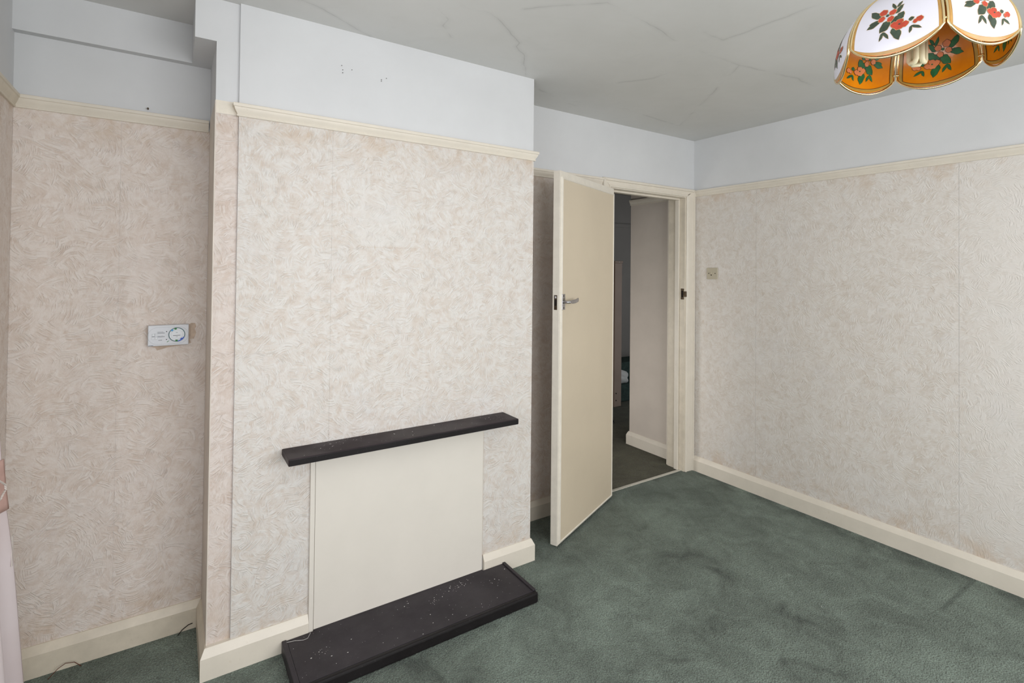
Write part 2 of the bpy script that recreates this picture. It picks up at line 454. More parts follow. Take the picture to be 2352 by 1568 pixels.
# left wall with a window opening
WY0, WY1, WZ0, WZ1 = -2.25, -0.85, 0.85, 2.12
bm = box(-L-0.12, -L-T, YF-0.1, WY0, 0, H); box(-L-0.12, -L-T, WY1, D+0.12, 0, H, bm)
box(-L-0.12, -L-T, WY0, WY1, 0, WZ0, bm); box(-L-0.12, -L-T, WY0, WY1, WZ1, H, bm)
wl = st(obj('wall_left', bm, M['white']), 'left side wall beside the alcove, papered below the rail', 'wall')
strips(wl, [-0.60, -0.07, D], lambda a, b, c, d: box(-L-T-0.001, -L, a, b, c, d), M['paper_side'])
# right wall
wr = st(obj('wall_right', box(R+T, R+0.14, YF-0.15, D+0.12, 0, H), M['white'], xf=skew), 'long right wall, papered below the rail and white above', 'wall')
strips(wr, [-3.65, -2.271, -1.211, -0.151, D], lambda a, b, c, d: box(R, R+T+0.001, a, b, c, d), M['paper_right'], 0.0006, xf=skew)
# window wall behind the viewer
FX0, FX1, FZ0, FZ1 = -1.87, 1.17, 0.85, 2.15
bm = box(-L-0.1, FX0, YF-0.12, YF, 0, H); box(FX1, R+0.15, YF-0.12, YF, 0, H, bm)
box(FX0, FX1, YF-0.12, YF, 0, FZ0, bm); box(FX0, FX1, YF-0.12, YF, FZ1, H, bm)
st(obj('wall_front', bm, M['paper_bare']), 'window wall opposite the fireplace', 'wall')
def window(name, axis, a0, a1, z0, z1, plane, label, bays=3):
    f = bmesh.new(); fr = 0.05
    def bx(u0, u1, w0, w1, d0, d1, b=None):
        return box(u0, u1, d0, d1, w0, w1, b) if axis == 'x' else box(d0, d1, u0, u1, w0, w1, b)
    p0, p1 = plane
    bx(a0, a1, z0, z0+fr, p0, p1, f); bx(a0, a1, z1-fr, z1, p0, p1, f)
    bx(a0, a0+fr, z0+fr, z1-fr, p0, p1, f); bx(a1-fr, a1, z0+fr, z1-fr, p0, p1, f)
    for i in range(1, bays):
        c = a0+(a1-a0)*i/bays; bx(c-0.025, c+0.025, z0+fr, z1-fr, p0, p1, f)
    o = st(obj(name, f, M['plastic']), label, 'window')
    mid = (p0+p1)/2
    for i in range(bays):
        c0 = a0+(a1-a0)*i/bays; c1 = a0+(a1-a0)*(i+1)/bays
        obj('pane', bx(c0+0.026, c1-0.026, z0+fr, z1-fr, mid-0.002, mid+0.002), M['glass'], o)
    return o
window('window_1', 'x', FX0, FX1, FZ0, FZ1, (YF-0.09, YF-0.03), 'wide three-bay white window opposite the fireplace')
window('window_2', 'y', WY0, WY1, WZ0, WZ1, (-L-0.09, -L-0.03), 'white side window behind the pink curtain', 2)

# chimney breast
cb = st(obj('wall_chimney', box(SX, 0-T, T, D+0.05, 0, H), M['white']), 'chimney breast wall with textured cream paper below the rail', 'wall')
PX0, PX1 = -1.066, -0.281     # fireplace cover panel
strips(cb, [SX, -0.996, 0.0], lambda a, b, c, d: box(a, b, 0, T+0.001, c, d), M['paper'])
obj('wallpaper_strip', box(-T-0.001, 0, 0.0005, D, SK-0.01, ZR-RH+0.006), M['paper_side'], cb)
# boxed strip left of the breast
sb = obj('boxed_strip', box(-W+T, SX+0.01, 0.013+T, D+0.04, 0, H), M['white'], cb)
obj('wallpaper_strip', box(-W+0.0005, SX-0.0002, 0.013, 0.013+T+0.001, SK-0.01, 2.018), M['paper_strip'], cb)
obj('pale_paper_band', box(-W+0.0005, SX-0.0002, 0.0128, 0.013+T+0.001, 2.019, 2.066), M['paper_bare'], cb)
obj('side_board', box(-W, -W+T+0.002, 0.0125, D, 0.02, 2.062), M['greyboard'], cb)
bm = bmesh.new()
for (x, z) in ((-0.966, 2.285), (-0.962, 2.268), (-0.962, 2.256), (-0.925, 2.276), (-0.778, 2.272), (-0.800, 2.262), (-0.800, 2.256)):
    box(x-0.0014, x+0.0014, -T-0.0003, -T+0.0002, z-0.0014, z+0.0014, bm)
ph_ = obj('pin_holes', bm, M['dark'], cb); ph_['kind'] = 'stuff'
# boxing at the ceiling
BX = -1.476
st(obj('beam_end_boxing', box(BX, -W+T, 0.013+T, D+0.02, 2.279, H+0.01), M['white']), 'white boxed-in beam end beside the chimney breast top', 'beam')
st(obj('beam_alcove', box(-L-0.01, BX+0.001, D-0.034, D+0.02, 2.279, H+0.01), M['white'], bevel=0.0015), 'shallow white beam boxing across the alcove top', 'beam')

# picture rails
path = [(-L, -0.72), (-L, D), (-W-0.004, D)]
a, b = runs(path, RAIL)
st(obj('trim_1', a, M['cream_chip'], smooth=True, ang=30), 'cream picture rail on the left side wall', 'picture rail')
st(obj('trim_2', b, M['cream'], smooth=True, ang=30), 'cream picture rail across the left alcove', 'picture rail')
a, b, c, d = runs([(SX, 0.0128), (SX, 0), (0, 0), (0, D), (0.785, D)], RAIL)
t3 = st(obj('trim_3', b, M['cream'], smooth=True, ang=30), 'cream picture rail across the chimney breast', 'picture rail')
obj('rail_return', a, M['cream_chip'], t3, smooth=True, ang=30)
obj('rail_return', c, M['cream'], t3, smooth=True, ang=30)
st(obj('trim_4', d, M['cream'], smooth=True, ang=30), 'short cream picture rail behind the open door', 'picture rail')
a, = runs([(R, D), (R, YF)], RAIL)
st(obj('trim_5', a, M['cream'], smooth=True, ang=30, xf=skew), 'cream picture rail along the right wall', 'picture rail')
# skirtings
a, b = runs([(-L, YF), (-L, D), (-W-0.001, D)], SKIRT)
st(obj('baseboard_left', a, M['cream'], smooth=True, ang=20), 'cream skirting on the left side wall', 'skirting')
st(obj('baseboard_alcove', b, M['cream_chip'], smooth=True, ang=20), 'chipped cream skirting in the left alcove', 'skirting')
a, b = runs([(-W, D-SD), (-W, 0), (PX0, 0)], SKIRT)
bs = st(obj('baseboard_chimney', b, M['cream'], smooth=True, ang=20), 'cream skirting on the chimney breast left of the hearth', 'skirting')
obj('skirting_return', a, M['cream_chip'], bs, smooth=True, ang=20)
obj('top_fillet', box(-W+0.0005, SX, 0.0, 0.0135, SK-0.02, SK-0.0005), M['cream'], bs)
a, b = runs([(PX1+0.004, 0), (0, 0), (0, D)], SKIRT)
bs = st(obj('baseboard_chimney_right', a, M['cream'], smooth=True, ang=20), 'cream skirting on the chimney breast right of the hearth', 'skirting')
obj('skirting_return', b, M['cream'], bs, smooth=True, ang=20)
a, = runs([(SD, D), (0.79, D)], SKIRT)
st(obj('baseboard_back', a, M['cream'], smooth=True, ang=20), 'cream skirting behind the open door', 'skirting')
a, = runs([(R, D-0.018), (R, YF)], SKIRT)
st(obj('baseboard_right', a, M['cream'], smooth=True, ang=20, xf=skew), 'long cream skirting along the right wall', 'skirting')

# ------------------------------------------------------------------ door frame
YA = D - 0.020     # face of the architrave
def arch_prof(wd):
    # (across from the opening edge outward, proud of the wall)
    return [(0, 0), (0, 0.011), (0.004, 0.014), (0.010, 0.0145), (0.0125, 0.008), (0.017, 0.0075), (0.022, 0.0105), (wd-0.022, 0.0135), (wd-0.0195, 0.0135), (wd-0.017, 0.021), (wd-0.004, 0.021), (wd, 0.016), (wd, 0)]
def arch_leg(x_in, sgn, wd, z_top_in, z_top_out):
    bm = bmesh.new(); pr = arch_prof(wd); lo, hi = [], []
    for u, p in pr:
        f = u/wd
        lo.append(bm.verts.new((x_in+sgn*u, D-p, 0))); hi.append(bm.verts.new((x_in+sgn*u, D-p, z_top_in+(z_top_out-z_top_in)*f)))
    n = len(pr)
    for i in range(n): bm.faces.new((lo[i], lo[(i+1)%n], hi[(i+1)%n], hi[i]))
    bm.faces.new(lo); bm.faces.new(hi)
    return bm
ZAI, ZAO = ZH+0.006, 2.066
fr = empty('door_frame', (1.237, D, 0)); st(fr, 'cream moulded door frame in the back right corner', 'door frame')
fl = (1.237, D, 0)
xi0, xi1 = XH0-0.008, XH1+0.008
wl_, wr_ = xi0-0.787, R-0.004-xi1
at(obj('architrave', arch_leg(xi1, 1, wr_, ZAI, ZAO), M['cream'], fr, smooth=True, ang=25), fl)
at(obj('architrave', arch_leg(xi0, -1, wl_, ZAI, ZAO), M['cream'], fr, smooth=True, ang=25), fl)
bm = bmesh.new(); A, B = [], []
wt = ZAO-ZAI
for (u, p), (ul, _), (ur, _) in zip(arch_prof(wt), arch_prof(wl_), arch_prof(wr_)):
    A.append(bm.verts.new((xi0-ul, D-p, ZAI+u))); B.append(bm.verts.new((xi1+ur, D-p, ZAI+u)))
n = len(A)
for i in range(n): bm.faces.new((A[i], A[(i+1)%n], B[(i+1)%n], B[i]))
bm.faces.new(A); bm.faces.new(B)
at(obj('architrave', bm, M['cream'], fr, smooth=True, ang=25), fl)
YB = 0.490     # far face of the lining
for x0, x1 in ((XH0-0.032, XH0), (XH1, XH1+0.032)):
    at(obj('jamb', box(x0, x1, D-0.0005, YB, 0, ZH), M['cream_chip'], fr, bevel=0.0015), fl)
at(obj('door_head', box(XH0-0.032, XH1+0.032, D-0.0005, YB, ZH, ZH+0.032), M['cream'], fr, bevel=0.0015), fl)
ST0 = D+0.046
at(obj('door_stop', box(XH1-0.013, XH1, ST0, ST0+0.035, 0, ZH-0.013), M['cream'], fr, bevel=0.002), fl)
at(obj('door_stop', box(XH0, XH0+0.013, ST0, ST0+0.035, 0, ZH-0.013), M['cream'], fr, bevel=0.002), fl)
at(obj('door_stop', box(XH0, XH1, ST0, ST0+0.035, ZH-0.013, ZH), M['cream'], fr, bevel=0.002), fl)
# keep plate
kp = at(obj('strike_plate', box(XH1-0.002, XH1+0.002, D+0.006, D+0.034, 1.255, 1.335), M['oldmetal'], fr, bevel=0.001), fl)
obj('latch_hole', box(XH1-0.0035, XH1-0.0015, D+0.012, D+0.027, 1.27, 1.32), M['dark'], kp)
at(obj('keep_lip', box(XH1-0.003, XH1+0.006, D-0.014, D+0.008, 1.275, 1.315), M['oldmetal'], fr, bevel=0.001), fl)
# far architrave on the landing side
at(obj('architrave', box(XH1+0.006, XH1+0.070, YB, YB+0.014, 0, ZH+0.06), M['cream'], fr, bevel=0.003), fl)

tag(obj('threshold_strip', box(XH0, XH1-0.001, 0.360, 0.384, 0.0, 0.005), M['steelgrey'], bevel=0.002), 'thin pale metal carpet strip across the doorway', 'threshold')

# ------------------------------------------------------------------ door leaf
HX, HY = 0.8521, 0.2957
ang = atan2(0.0072-HY, 0.1785-HX)
DL = hypot(0.0072-HY, 0.1785-HX)
dr = st(empty('door_1', (HX, HY, 0)), 'flush cream door standing open into the room', 'door')
dr.rotation_euler = (0, 0, ang)
# local frame: +x from hinge to latch edge, local +y faces the viewer (leaf thickness lies towards local -y)
TH = 0.040
obj('door_slab', box(0, DL, -TH, 0, 0.012, 1.990), M['door_edge'], dr, bevel=0.0015)
bm = bmesh.new()
x0, x1, z0, z1, b_ = 0.006, DL-0.013, 0.018, 1.958, 0.010
fv = [(x0, 0, z0), (x1, 0, z0), (x1, 0, z1), (x0, 0, z1)]
f2 = [(x0+0.002, 0.006, z0+0.002), (x1-0.002, 0.006, z0+0.002), (x1-0.002, 0.006, z1-0.002), (x0+0.002, 0.006, z1-0.002)]
f3 = [(x0+b_, 0.0085, z0+b_), (x1-b_, 0.0085, z0+b_), (x1-b_, 0.0085, z1-b_), (x0+b_, 0.0085, z1-b_)]
f4 = [(x0+b_+0.003, 0.0045, z0+b_+0.003), (x1-b_-0.003, 0.0045, z0+b_+0.003), (x1-b_-0.003, 0.0045, z1-b_-0.003), (x0+b_+0.003, 0.0045, z1-b_-0.003)]
rg = [[bm.verts.new(v) for v in q] for q in (fv, f2, f3, f4)]
for A, B in zip(rg[:-1], rg[1:]):
    for k in range(4): bm.faces.new((A[k], A[(k+1)%4], B[(k+1)%4], B[k]))
bm.faces.new(rg[0])
obj('edge_beading', bm, M['door_edge'], dr)
q = b_+0.003
obj('facing_panel', box(x0+q, x1-q, 0.0, 0.0047, z0+q, z1-q), M['door'], dr)
# handle set
hs, hz = DL-0.030, 1.292
bp_ = obj('handle_plate', box(hs-0.020, hs+0.013, 0.0045, 0.0105, hz-0.042, hz+0.042), M['chrome'], dr, bevel=0.002)
lv = [(hs-0.003, 0.010, hz), (hs-0.003, 0.040, hz), (hs-0.008, 0.047, hz+0.0005), (hs-0.030, 0.050, hz+0.001), (hs-0.060, 0.051, hz+0.003), (hs-0.090, 0.048, hz+0.007), (hs-0.104, 0.045, hz+0.009)]
bm = tube(lv[:3], [0.0085, 0.0080, 0.0075], 14)
obj('handle_spindle', bm, M['chrome'], dr, smooth=True, ang=60)
bm = bmesh.new(); rings = []
for i, (x, y, z) in enumerate(lv[2:]):
    hgt = (0.007, 0.010, 0.0105, 0.011, 0.0108)[i]; th_ = 0.0035
    rings.append([bm.verts.new((x, y+a_*th_, z+b2*hgt)) for a_, b2 in ((-1, -0.8), (-1, 0.8), (-0.4, 1), (0.4, 1), (1, 0.7), (1, -0.7), (0.4, -1), (-0.4, -1))])
for A, B in zip(rings[:-1], rings[1:]):
    for k in range(8): bm.faces.new((A[k], A[(k+1)%8], B[(k+1)%8], B[k]))
bm.faces.new(rings[0]); bm.faces.new(rings[-1])
obj('lever_handle', bm, M['chrome'], dr, smooth=True, ang=50)
for zz in (-0.032, 0.032):
    obj('screw', lathe([(0.0001, 0), (0.0035, 0.0), (0.003, 0.0012), (0.0001, 0.0016)], 10, (hs-0.003, 0.0105, hz+zz), axis='y'), M['oldmetal'], bp_, xf=lambda v: Vector((v[0], 0.021-v[1], v[2])))
# room-side handle (faces the wall)
obj('handle_plate', box(hs-0.020, hs+0.013, -TH-0.006, -TH, hz-0.042, hz+0.042), M['chrome'], dr, bevel=0.002)
obj('handle_spindle', tube([(hs-0.003, -TH-0.004, hz), (hs-0.003, -TH-0.014, hz)], 0.006, 10), M['oldmetal'], dr)
# lock in the edge
lk = obj('lock_faceplate', box(DL-0.0012, DL+0.0010, -0.030, -0.012, hz-0.042, hz+0.036), M['oldmetal'], dr, bevel=0.0005)
obj('latch_bolt', box(DL, DL+0.006, -0.027, -0.016, hz+0.018, hz+0.032), M['chrome'], lk, bevel=0.002)
obj('lock_cavity', box(DL+0.0008, DL+0.0016, -0.028, -0.014, hz-0.020, hz+0.012), M['dark'], lk)
for zz in (0.25, 1.70):
    obj('hinge', tube([(-0.004, -TH-0.002, zz), (-0.004, -TH-0.002, zz+0.09)], 0.0055, 10), M['door_edge'], dr, smooth=True, ang=60)

# ------------------------------------------------------------------ landing beyond the door
HWX = 1.722
st(obj('wall_landing_right', box(HWX, 2.3, YB-0.03, 0.985, 0, H), M['paper_hall'], bevel=0.004), 'pale landing wall seen through the doorway', 'wall')
a, = runs([(HWX, 0.985), (HWX, YB)], RAIL)[:1]
st(obj('trim_6', a, M['cream'], smooth=True, ang=30), 'picture rail on the landing wall beyond the doorway', 'picture rail')
a, b = runs([(2.3, 0.985), (HWX, 0.985), (HWX, YB+0.014)], SKIRT)
bs = st(obj('baseboard_landing', b, M['cream'], smooth=True, ang=20), 'cream skirting on the landing wall beyond the doorway', 'skirting')
obj('skirting_return', a, M['cream'], bs, smooth=True, ang=20)
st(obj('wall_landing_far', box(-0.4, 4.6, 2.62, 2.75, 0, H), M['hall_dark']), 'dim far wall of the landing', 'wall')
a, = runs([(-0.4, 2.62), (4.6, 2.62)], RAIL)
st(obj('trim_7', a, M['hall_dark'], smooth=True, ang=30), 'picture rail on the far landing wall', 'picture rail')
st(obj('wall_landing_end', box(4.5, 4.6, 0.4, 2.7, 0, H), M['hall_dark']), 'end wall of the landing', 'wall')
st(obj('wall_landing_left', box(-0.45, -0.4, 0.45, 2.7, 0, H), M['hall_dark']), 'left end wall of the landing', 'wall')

def newel():
    loc = (2.497, 1.95, 0); r_ = empty('newel_post', loc); tag(r_, 'tall pinkish newel post on the landing beyond the doorway', 'post')
    at(obj('post_shaft', box(2.445, 2.550, 1.90, 2.00, 0, 1.545), M['newel'], r_, bevel=0.004), loc)
    at(obj('post_cap', box(2.437, 2.558, 1.892, 2.008, 1.545, 1.568), M['newel'], r_, bevel=0.006), loc)
    for z in (0.115, 0.04):
        at(obj('screw_hole', lathe([(0.0001, 0), (0.007, 0), (0.007, 0.002), (0.0001, 0.002)], 12, (2.472, 1.8995, z+0.03), axis='y'), M['dark'], r_), loc)
    at(obj('screw_head', lathe([(0.0001, 0), (0.005, 0), (0.003, 0.003), (0.0001, 0.004)], 12, (2.50, 1.892, 1.555), axis='y'), M['plastic2'], r_), loc)
    rail = tube([(2.44, 1.95, 1.50), (2.0, 1.95, 1.50), (1.2, 1.95, 1.50)], 0.03, 12)
    at(obj('handrail', rail, M['brown_wood'], r_, smooth=True, ang=60), loc)
newel()
# stair behind the newel
sr = empty('stair', (3.1, 2.02, 0)); st(sr, 'green carpeted bottom stairs behind the newel post', 'stairs')
for i in range(2):
    at(obj('step', box(2.552, 3.7, 2.02+0.24*i, 2.55, 0.0+0.19*i, 0.19*(i+1)), M['stair_carpet'], sr, bevel=0.012), (3.1, 2.02, 0))
def lump(name, c, s, seed, mat, label, cat):
    rnd = random.Random(seed); bm = bmesh.new()
    bmesh.ops.create_icosphere(bm, subdivisions=3, radius=1)
    ph = [(rnd.uniform(2, 5), rnd.uniform(2, 5), rnd.uniform(2, 5), rnd.uniform(0, 6)) for _ in range(6)]
    for v in bm.verts:
        k = 1 + sum(0.06*sin(a*v.co.x+b*v.co.y+c_*v.co.z+d) for a, b, c_, d in ph)
        z = v.co.z*k
        if z < -0.55: z = -0.55
        v.co = Vector((c[0]+v.co.x*k*s[0], c[1]+v.co.y*k*s[1], c[2]+(z+0.55)*s[2]))
    return tag(obj(name, bm, mat, smooth=True, ang=180), label, cat)
lump('crumpled_bag', (2.72, 2.13, 0.19), (0.15, 0.085, 0.085), 3, M['bag'], 'pale crumpled bag lying on the stair beyond the doorway', 'bag')
# folded black stand leg poking out behind the door
stand = tag(obj('black_stand_foot', tube([(1.70, 1.50, 0.55), (1.93, 1.49, 0.16), (2.035, 1.485, 0.010), (1.80, 1.49, 0.008)], 0.009, 8), M['blackmetal'], smooth=True, ang=60),
            'thin black metal foot on the landing carpet behind the door', 'stand')

# ------------------------------------------------------------------ fireplace
fpn = tag(obj('fireplace_panel', box(PX0+0.020, PX1-0.004, -0.010, -0.001, 0.020, 0.741), M['panel'], bevel=0.0012), 'flat cream board covering the fireplace opening', 'panel')
obj('edge_strip', box(PX0+0.001, PX0+0.0185, -0.012, -0.001, 0.02, 0.741), M['panel'], fpn, bevel=0.001)
obj('edge_strip', box(PX1-0.003, PX1+0.002, -0.005, -0.001, 0.11, 0.741), M['greyboard'], fpn, bevel=0.0008)  # greyer strip standing in for the shadow gap at the panel's right edge

ml = (-0.67, 0, 0.741); mt = tag(empty('mantel_shelf', ml), 'dark brown-black mantel shelf fixed above the covered fireplace', 'shelf')
at(obj('shelf_board', box(-1.170, -0.170, -0.139, -0.0005, 0.741, 0.767), M['mantel'], mt, bevel=0.004, seg=3), ml)
at(obj('front_lipping', box(-1.167, -0.173, -0.1405, -0.138, 0.743, 0.7645), M['mantel_edge'], mt, bevel=0.0015), ml)

hl = (-0.66, -0.15, 0); hr = tag(empty('hearth', hl), 'low black tiled hearth slab on the green carpet', 'hearth')
HX0, HX1, HYF, HZ = -1.163, -0.162, -0.296, 0.046
at(obj('hearth_slab', box(HX0+0.018, HX1-0.016, HYF+0.022, -SD-0.001, 0.0, HZ-0.003), M['slate'], hr, bevel=0.002), hl)
at(obj('hearth_edge', box(HX0, HX1, HYF, HYF+0.0215, 0.0, HZ-0.001), M['mantel_edge'], hr, bevel=0.008, seg=3), hl)  # front edge near black: its shade is put into the colour
at(obj('hearth_edge', box(HX1-0.0155, HX1, HYF+0.022, -SD-0.001, 0.0, HZ+0.003), M['slate'], hr, bevel=0.003, seg=3), hl)
at(obj('hearth_edge', box(HX0, HX0+0.0175, HYF+0.022, -SD-0.001, 0.0, HZ+0.001), M['slate'], hr, bevel=0.003, seg=3), hl)
at(obj('back_fillet', box(PX0+0.02, PX1-0.004, -SD-0.0012, -0.0101, 0.0, HZ-0.0032), M['slate'], hr), hl)

def flecks(name, n, x0, x1, y0, y1, z, seed, label, smin=0.0006, smax=0.0022, clusters=0):
    rnd = random.Random(seed); bm = bmesh.new()
    cl = [(rnd.uniform(x0+0.05, x1-0.05), rnd.uniform(y0+0.03, y1-0.02)) for _ in range(clusters)]
    for _ in range(n):
        if cl and rnd.random() < 0.45:
            cx, cy = rnd.choice(cl); x = cx+rnd.gauss(0, 0.022); y = cy+rnd.gauss(0, 0.016)
        else: x, y = rnd.uniform(x0, x1), rnd.uniform(y0, y1)
        x = min(max(x, x0), x1); y = min(max(y, y0), y1)
        s = smin+(smax-smin)*rnd.random()**3; a = rnd.uniform(0, pi)
        vs = []
        for k in range(4):
            r_ = s*rnd.uniform(0.6, 1.4)
            vs.append((x+r_*cos(a+k*pi/2)*1.4, y+r_*sin(a+k*pi/2)))
        lo = [bm.verts.new((p[0], p[1], z)) for p in vs]; hi = [bm.verts.new((p[0], p[1], z+s*0.35)) for p in vs]
        bm.faces.new(lo); bm.faces.new(hi)
        for k in range(4): bm.faces.new((lo[k], lo[(k+1)%4], hi[(k+1)%4], hi[k]))
    return tag(obj(name, bm, M['fleck']), label, 'debris', 'stuff')
flecks('plaster_flecks', 150, HX0+0.03, HX1-0.03, HYF+0.03, -0.03, HZ-0.0028, 5, 'tiny white paint flecks scattered over the black hearth', clusters=5)
flecks('plaster_flecks', 80, -1.15, -0.19, -0.13, -0.01, 0.7672, 8, 'tiny white paint flecks lying on the mantel shelf', clusters=4, smax=0.0018)
flecks('carpet_crumbs', 46, -1.0, R-0.1, -1.4, 0.1, 0.0002, 12, 'tiny pale crumbs on the green carpet', smin=0.0006, smax=0.0017)

cb2 = flecks('carpet_lint', 40, -0.6, R-0.1, -1.5, 0.0, 0.0002, 21, 'tiny dark bits of lint on the green carpet', smin=0.0006, smax=0.0020)
cb2.data.materials[0] = M['dark']
# chip of thread on the hearth corner
tag(obj('thread', tube([(-1.150, -0.035, HZ+0.0005), (-1.12, -0.04, HZ-0.001), (-1.09, -0.052, HZ-0.002), (-1.075, -0.05, HZ-0.002), (-1.06, -0.025, HZ-0.002)], 0.0007, 5), M['fleck']), 'fine pale thread lying on the back corner of the hearth', 'thread')

# ------------------------------------------------------------------ heating programmer
def disc(x, z, r, y0, y1, n=40, bm=None):
    bm = bm or bmesh.new()
    a = [bm.verts.new((x+r*cos(2*pi*k/n), y0, z+r*sin(2*pi*k/n))) for k in range(n)]
    b = [bm.verts.new((x+r*cos(2*pi*k/n), y1, z+r*sin(2*pi*k/n))) for k in range(n)]
    for k in range(n): bm.faces.new((a[k], a[(k+1)%n], b[(k+1)%n], b[k]))
    bm.faces.new(a); bm.faces.new(b); return bm
def ring(x, z, r0, r1, y0, y1, n=48, a0=0.0, a1=2*pi, bm=None):
    bm = bm or bmesh.new(); q = []
    full = abs(a1-a0-2*pi) < 1e-6; m_ = n if full else n+1
    for k in range(m_):
        a = a0+(a1-a0)*k/n
        q.append([bm.verts.new((x+r*cos(a), y, z+r*sin(a))) for r, y in ((r0, y0), (r0, y1), (r1, y1), (r1, y0))])
    for k in range(n):
        A, B = q[k], q[(k+1) % m_]
        for j in range(4): bm.faces.new((A[j], A[(j+1)%4], B[(j+1)%4], B[j]))
    if not full: bm.faces.new(q[0]); bm.faces.new(q[-1])
    return bm
TX0, TX1, TZ0, TZ1 = -1.606, -1.471, 1.1476, 1.2286
yF = D-0.030
pl = (-1.5385, D, 1.188); pg = tag(empty('heating_programmer', pl), 'white heating timer with a round dial, on the alcove wallpaper', 'timer')
def P_(name, bm, mat, parent=None, **k):
    o = obj(name, bm, mat, parent or pg, **k)
    return at(o, pl) if parent is None else o
P_('casing', box(TX0, TX1, yF, D-0.004, TZ0, TZ1), M['plastic'], bevel=0.003, seg=3)
P_('backplate', box(TX0+0.004, TX1-0.004, D-0.005, D-0.0005, TZ0+0.003, TZ1-0.003), M['plastic'])
wd, hg = TX1-TX0, TZ1-TZ0
def X_(px): return TX0 + (px-445)/(1500-445)*wd     # photo crop units
def Z_(pz): return TZ0 + (1050-pz)/(1050-515)*hg
# stadium outline
bm = bmesh.new(); q = []
cx0, cx1, cz, rr = X_(700), X_(1225), Z_(787), 0.0330
for k in range(65):
    a = pi/2 + 2*pi*k/64
    cx = cx0 if cos(a) < 0 else cx1
    q.append((cx+rr*cos(a), cz+rr*sin(a)))
pts = []
N_ = len(q)
for k in range(N_-1):
    pts.append(q[k])
rg = []
for (x, z) in pts:
    cx = min(max(x, cx0), cx1); d = Vector((x-cx, z-cz)).normalized()
    rg.append([bm.verts.new((x+d.x*o_, y, z+d.y*o_)) for o_, y in ((-0.0003, yF), (-0.0003, yF-0.0004), (0.0003, yF-0.0004), (0.0003, yF))])
for k in range(len(rg)):
    A, B = rg[k], rg[(k+1) % len(rg)]
    for j in range(4): bm.faces.new((A[j], A[(j+1)%4], B[(j+1)%4], B[j]))
P_('outline_rib', bm, M['inklight'])
dx, dz = X_(1185), Z_(770)
dial = P_('dial', disc(dx, dz, 0.0262, yF-0.003, yF+0.001), M['plastic2'])
obj('dial_ring', ring(dx, dz, 0.0253, 0.0276, yF-0.0045, yF, 56), M['teal'], dial)
obj('dial_centre', disc(dx, dz, 0.0150, yF-0.0048, yF-0.003), M['plastic2'], dial)
obj('dial_pointer_bar', box(dx-0.0125, dx+0.0115, yF-0.0056, yF-0.0045, dz-0.0043, dz-0.0028), M['ink'], dial)
obj('dial_mark', box(dx-0.003, dx+0.003, yF-0.0052, yF-0.0045, dz-0.0090, dz-0.0082), M['ink'], dial)
obj('dial_mark', box(dx-0.0035, dx+0.003, yF-0.0052, yF-0.0045, dz+0.0078, dz+0.0088), M['teal'], dial)
bm = bmesh.new()
for k in range(24):
    a = 2*pi*k/24; r0, r1 = 0.0178, 0.0178+(0.0035 if k % 2 == 0 else 0.0022)
    t_ = Vector((-sin(a), cos(a)))*0.00022; c_ = Vector((cos(a), sin(a)))
    vs = [c_*r0+t_, c_*r1+t_, c_*r1-t_, c_*r0-t_]
    lo = [bm.verts.new((dx+v.x, yF-0.0030, dz+v.y)) for v in vs]; hi = [bm.verts.new((dx+v.x, yF-0.0033, dz+v.y)) for v in vs]
    bm.faces.new(hi)
    for j in range(4): bm.faces.new((lo[j], lo[(j+1)%4], hi[(j+1)%4], hi[j]))
go = obj('hour_marks', bm, M['ink'], dial); go['kind'] = 'stuff'
def tappet(a, mat, w_=0.16):
    obj('tappet', ring(dx, dz, 0.0205, 0.0266, yF-0.0062, yF-0.003, 4, a-w_, a+w_), mat, dial)
tappet(radians(101), M['green']); tappet(radians(268), M['green']); tappet(radians(132), M['sky'], 0.15); tappet(radians(312), M['blue'], 0.17)
obj('dial_arc', ring(dx, dz, 0.0240, 0.0278, yF-0.0058, yF-0.003, 14, radians(275), radians(335)), M['blue'], dial)
for (a, b, z, w_) in ((685, 835, 688, 6), (685, 872, 718, 9), (690, 872, 812, 9), (712, 806, 898, 8)):
    P_('printed_line', box(X_(a), X_(b), yF-0.0006, yF, Z_(z+w_/2), Z_(z-w_/2)), M['ink'])
for (a, b, z) in ((690, 760, 788), (770, 830, 788)):
    P_('printed_line', box(X_(a), X_(b), yF-0.0005, yF, Z_(z+3), Z_(z-3)), M['inklight'])
for zc in (763, 842):
    s_ = P_('slide_switch', box(X_(540), X_(680), yF-0.0012, yF, Z_(zc+36), Z_(zc-36)), M['plastic'], bevel=0.0018)
    k0 = 560 if zc < 800 else 628
    obj('switch_knob', box(X_(k0), X_(k0+58), yF-0.0045, yF-0.001, Z_(zc+28), Z_(zc-28)), M['plastic2'], s_, bevel=0.0012)
P_('switch_groove', box(X_(545), X_(615), yF-0.0016, yF-0.001, Z_(804), Z_(797)), M['ink'])
P_('switch_groove', box(X_(618), X_(626), yF-0.0018, yF-0.001, Z_(795), Z_(722)), M['inklight'])
for (x, z) in ((918, 684), (918, 888)):
    P_('indicator', disc(X_(x), Z_(z), 0.0017, yF-0.0008, yF+0.0005, 14), M['dark'])
bm = bmesh.new()
vs = [(X_(935), Z_(965)), (X_(928), Z_(950)), (X_(985), Z_(918)), (X_(990), Z_(926))]
lo = [bm.verts.new((x, yF, z)) for x, z in vs]; hi = [bm.verts.new((x, yF-0.0005, z)) for x, z in vs]
bm.faces.new(hi)
for j in range(4): bm.faces.new((lo[j], lo[(j+1)%4], hi[(j+1)%4], hi[j]))
P_('green_tick_mark', bm, M['green'])
bm = bmesh.new()     # small maker's lettering: too small to read
x = X_(468)
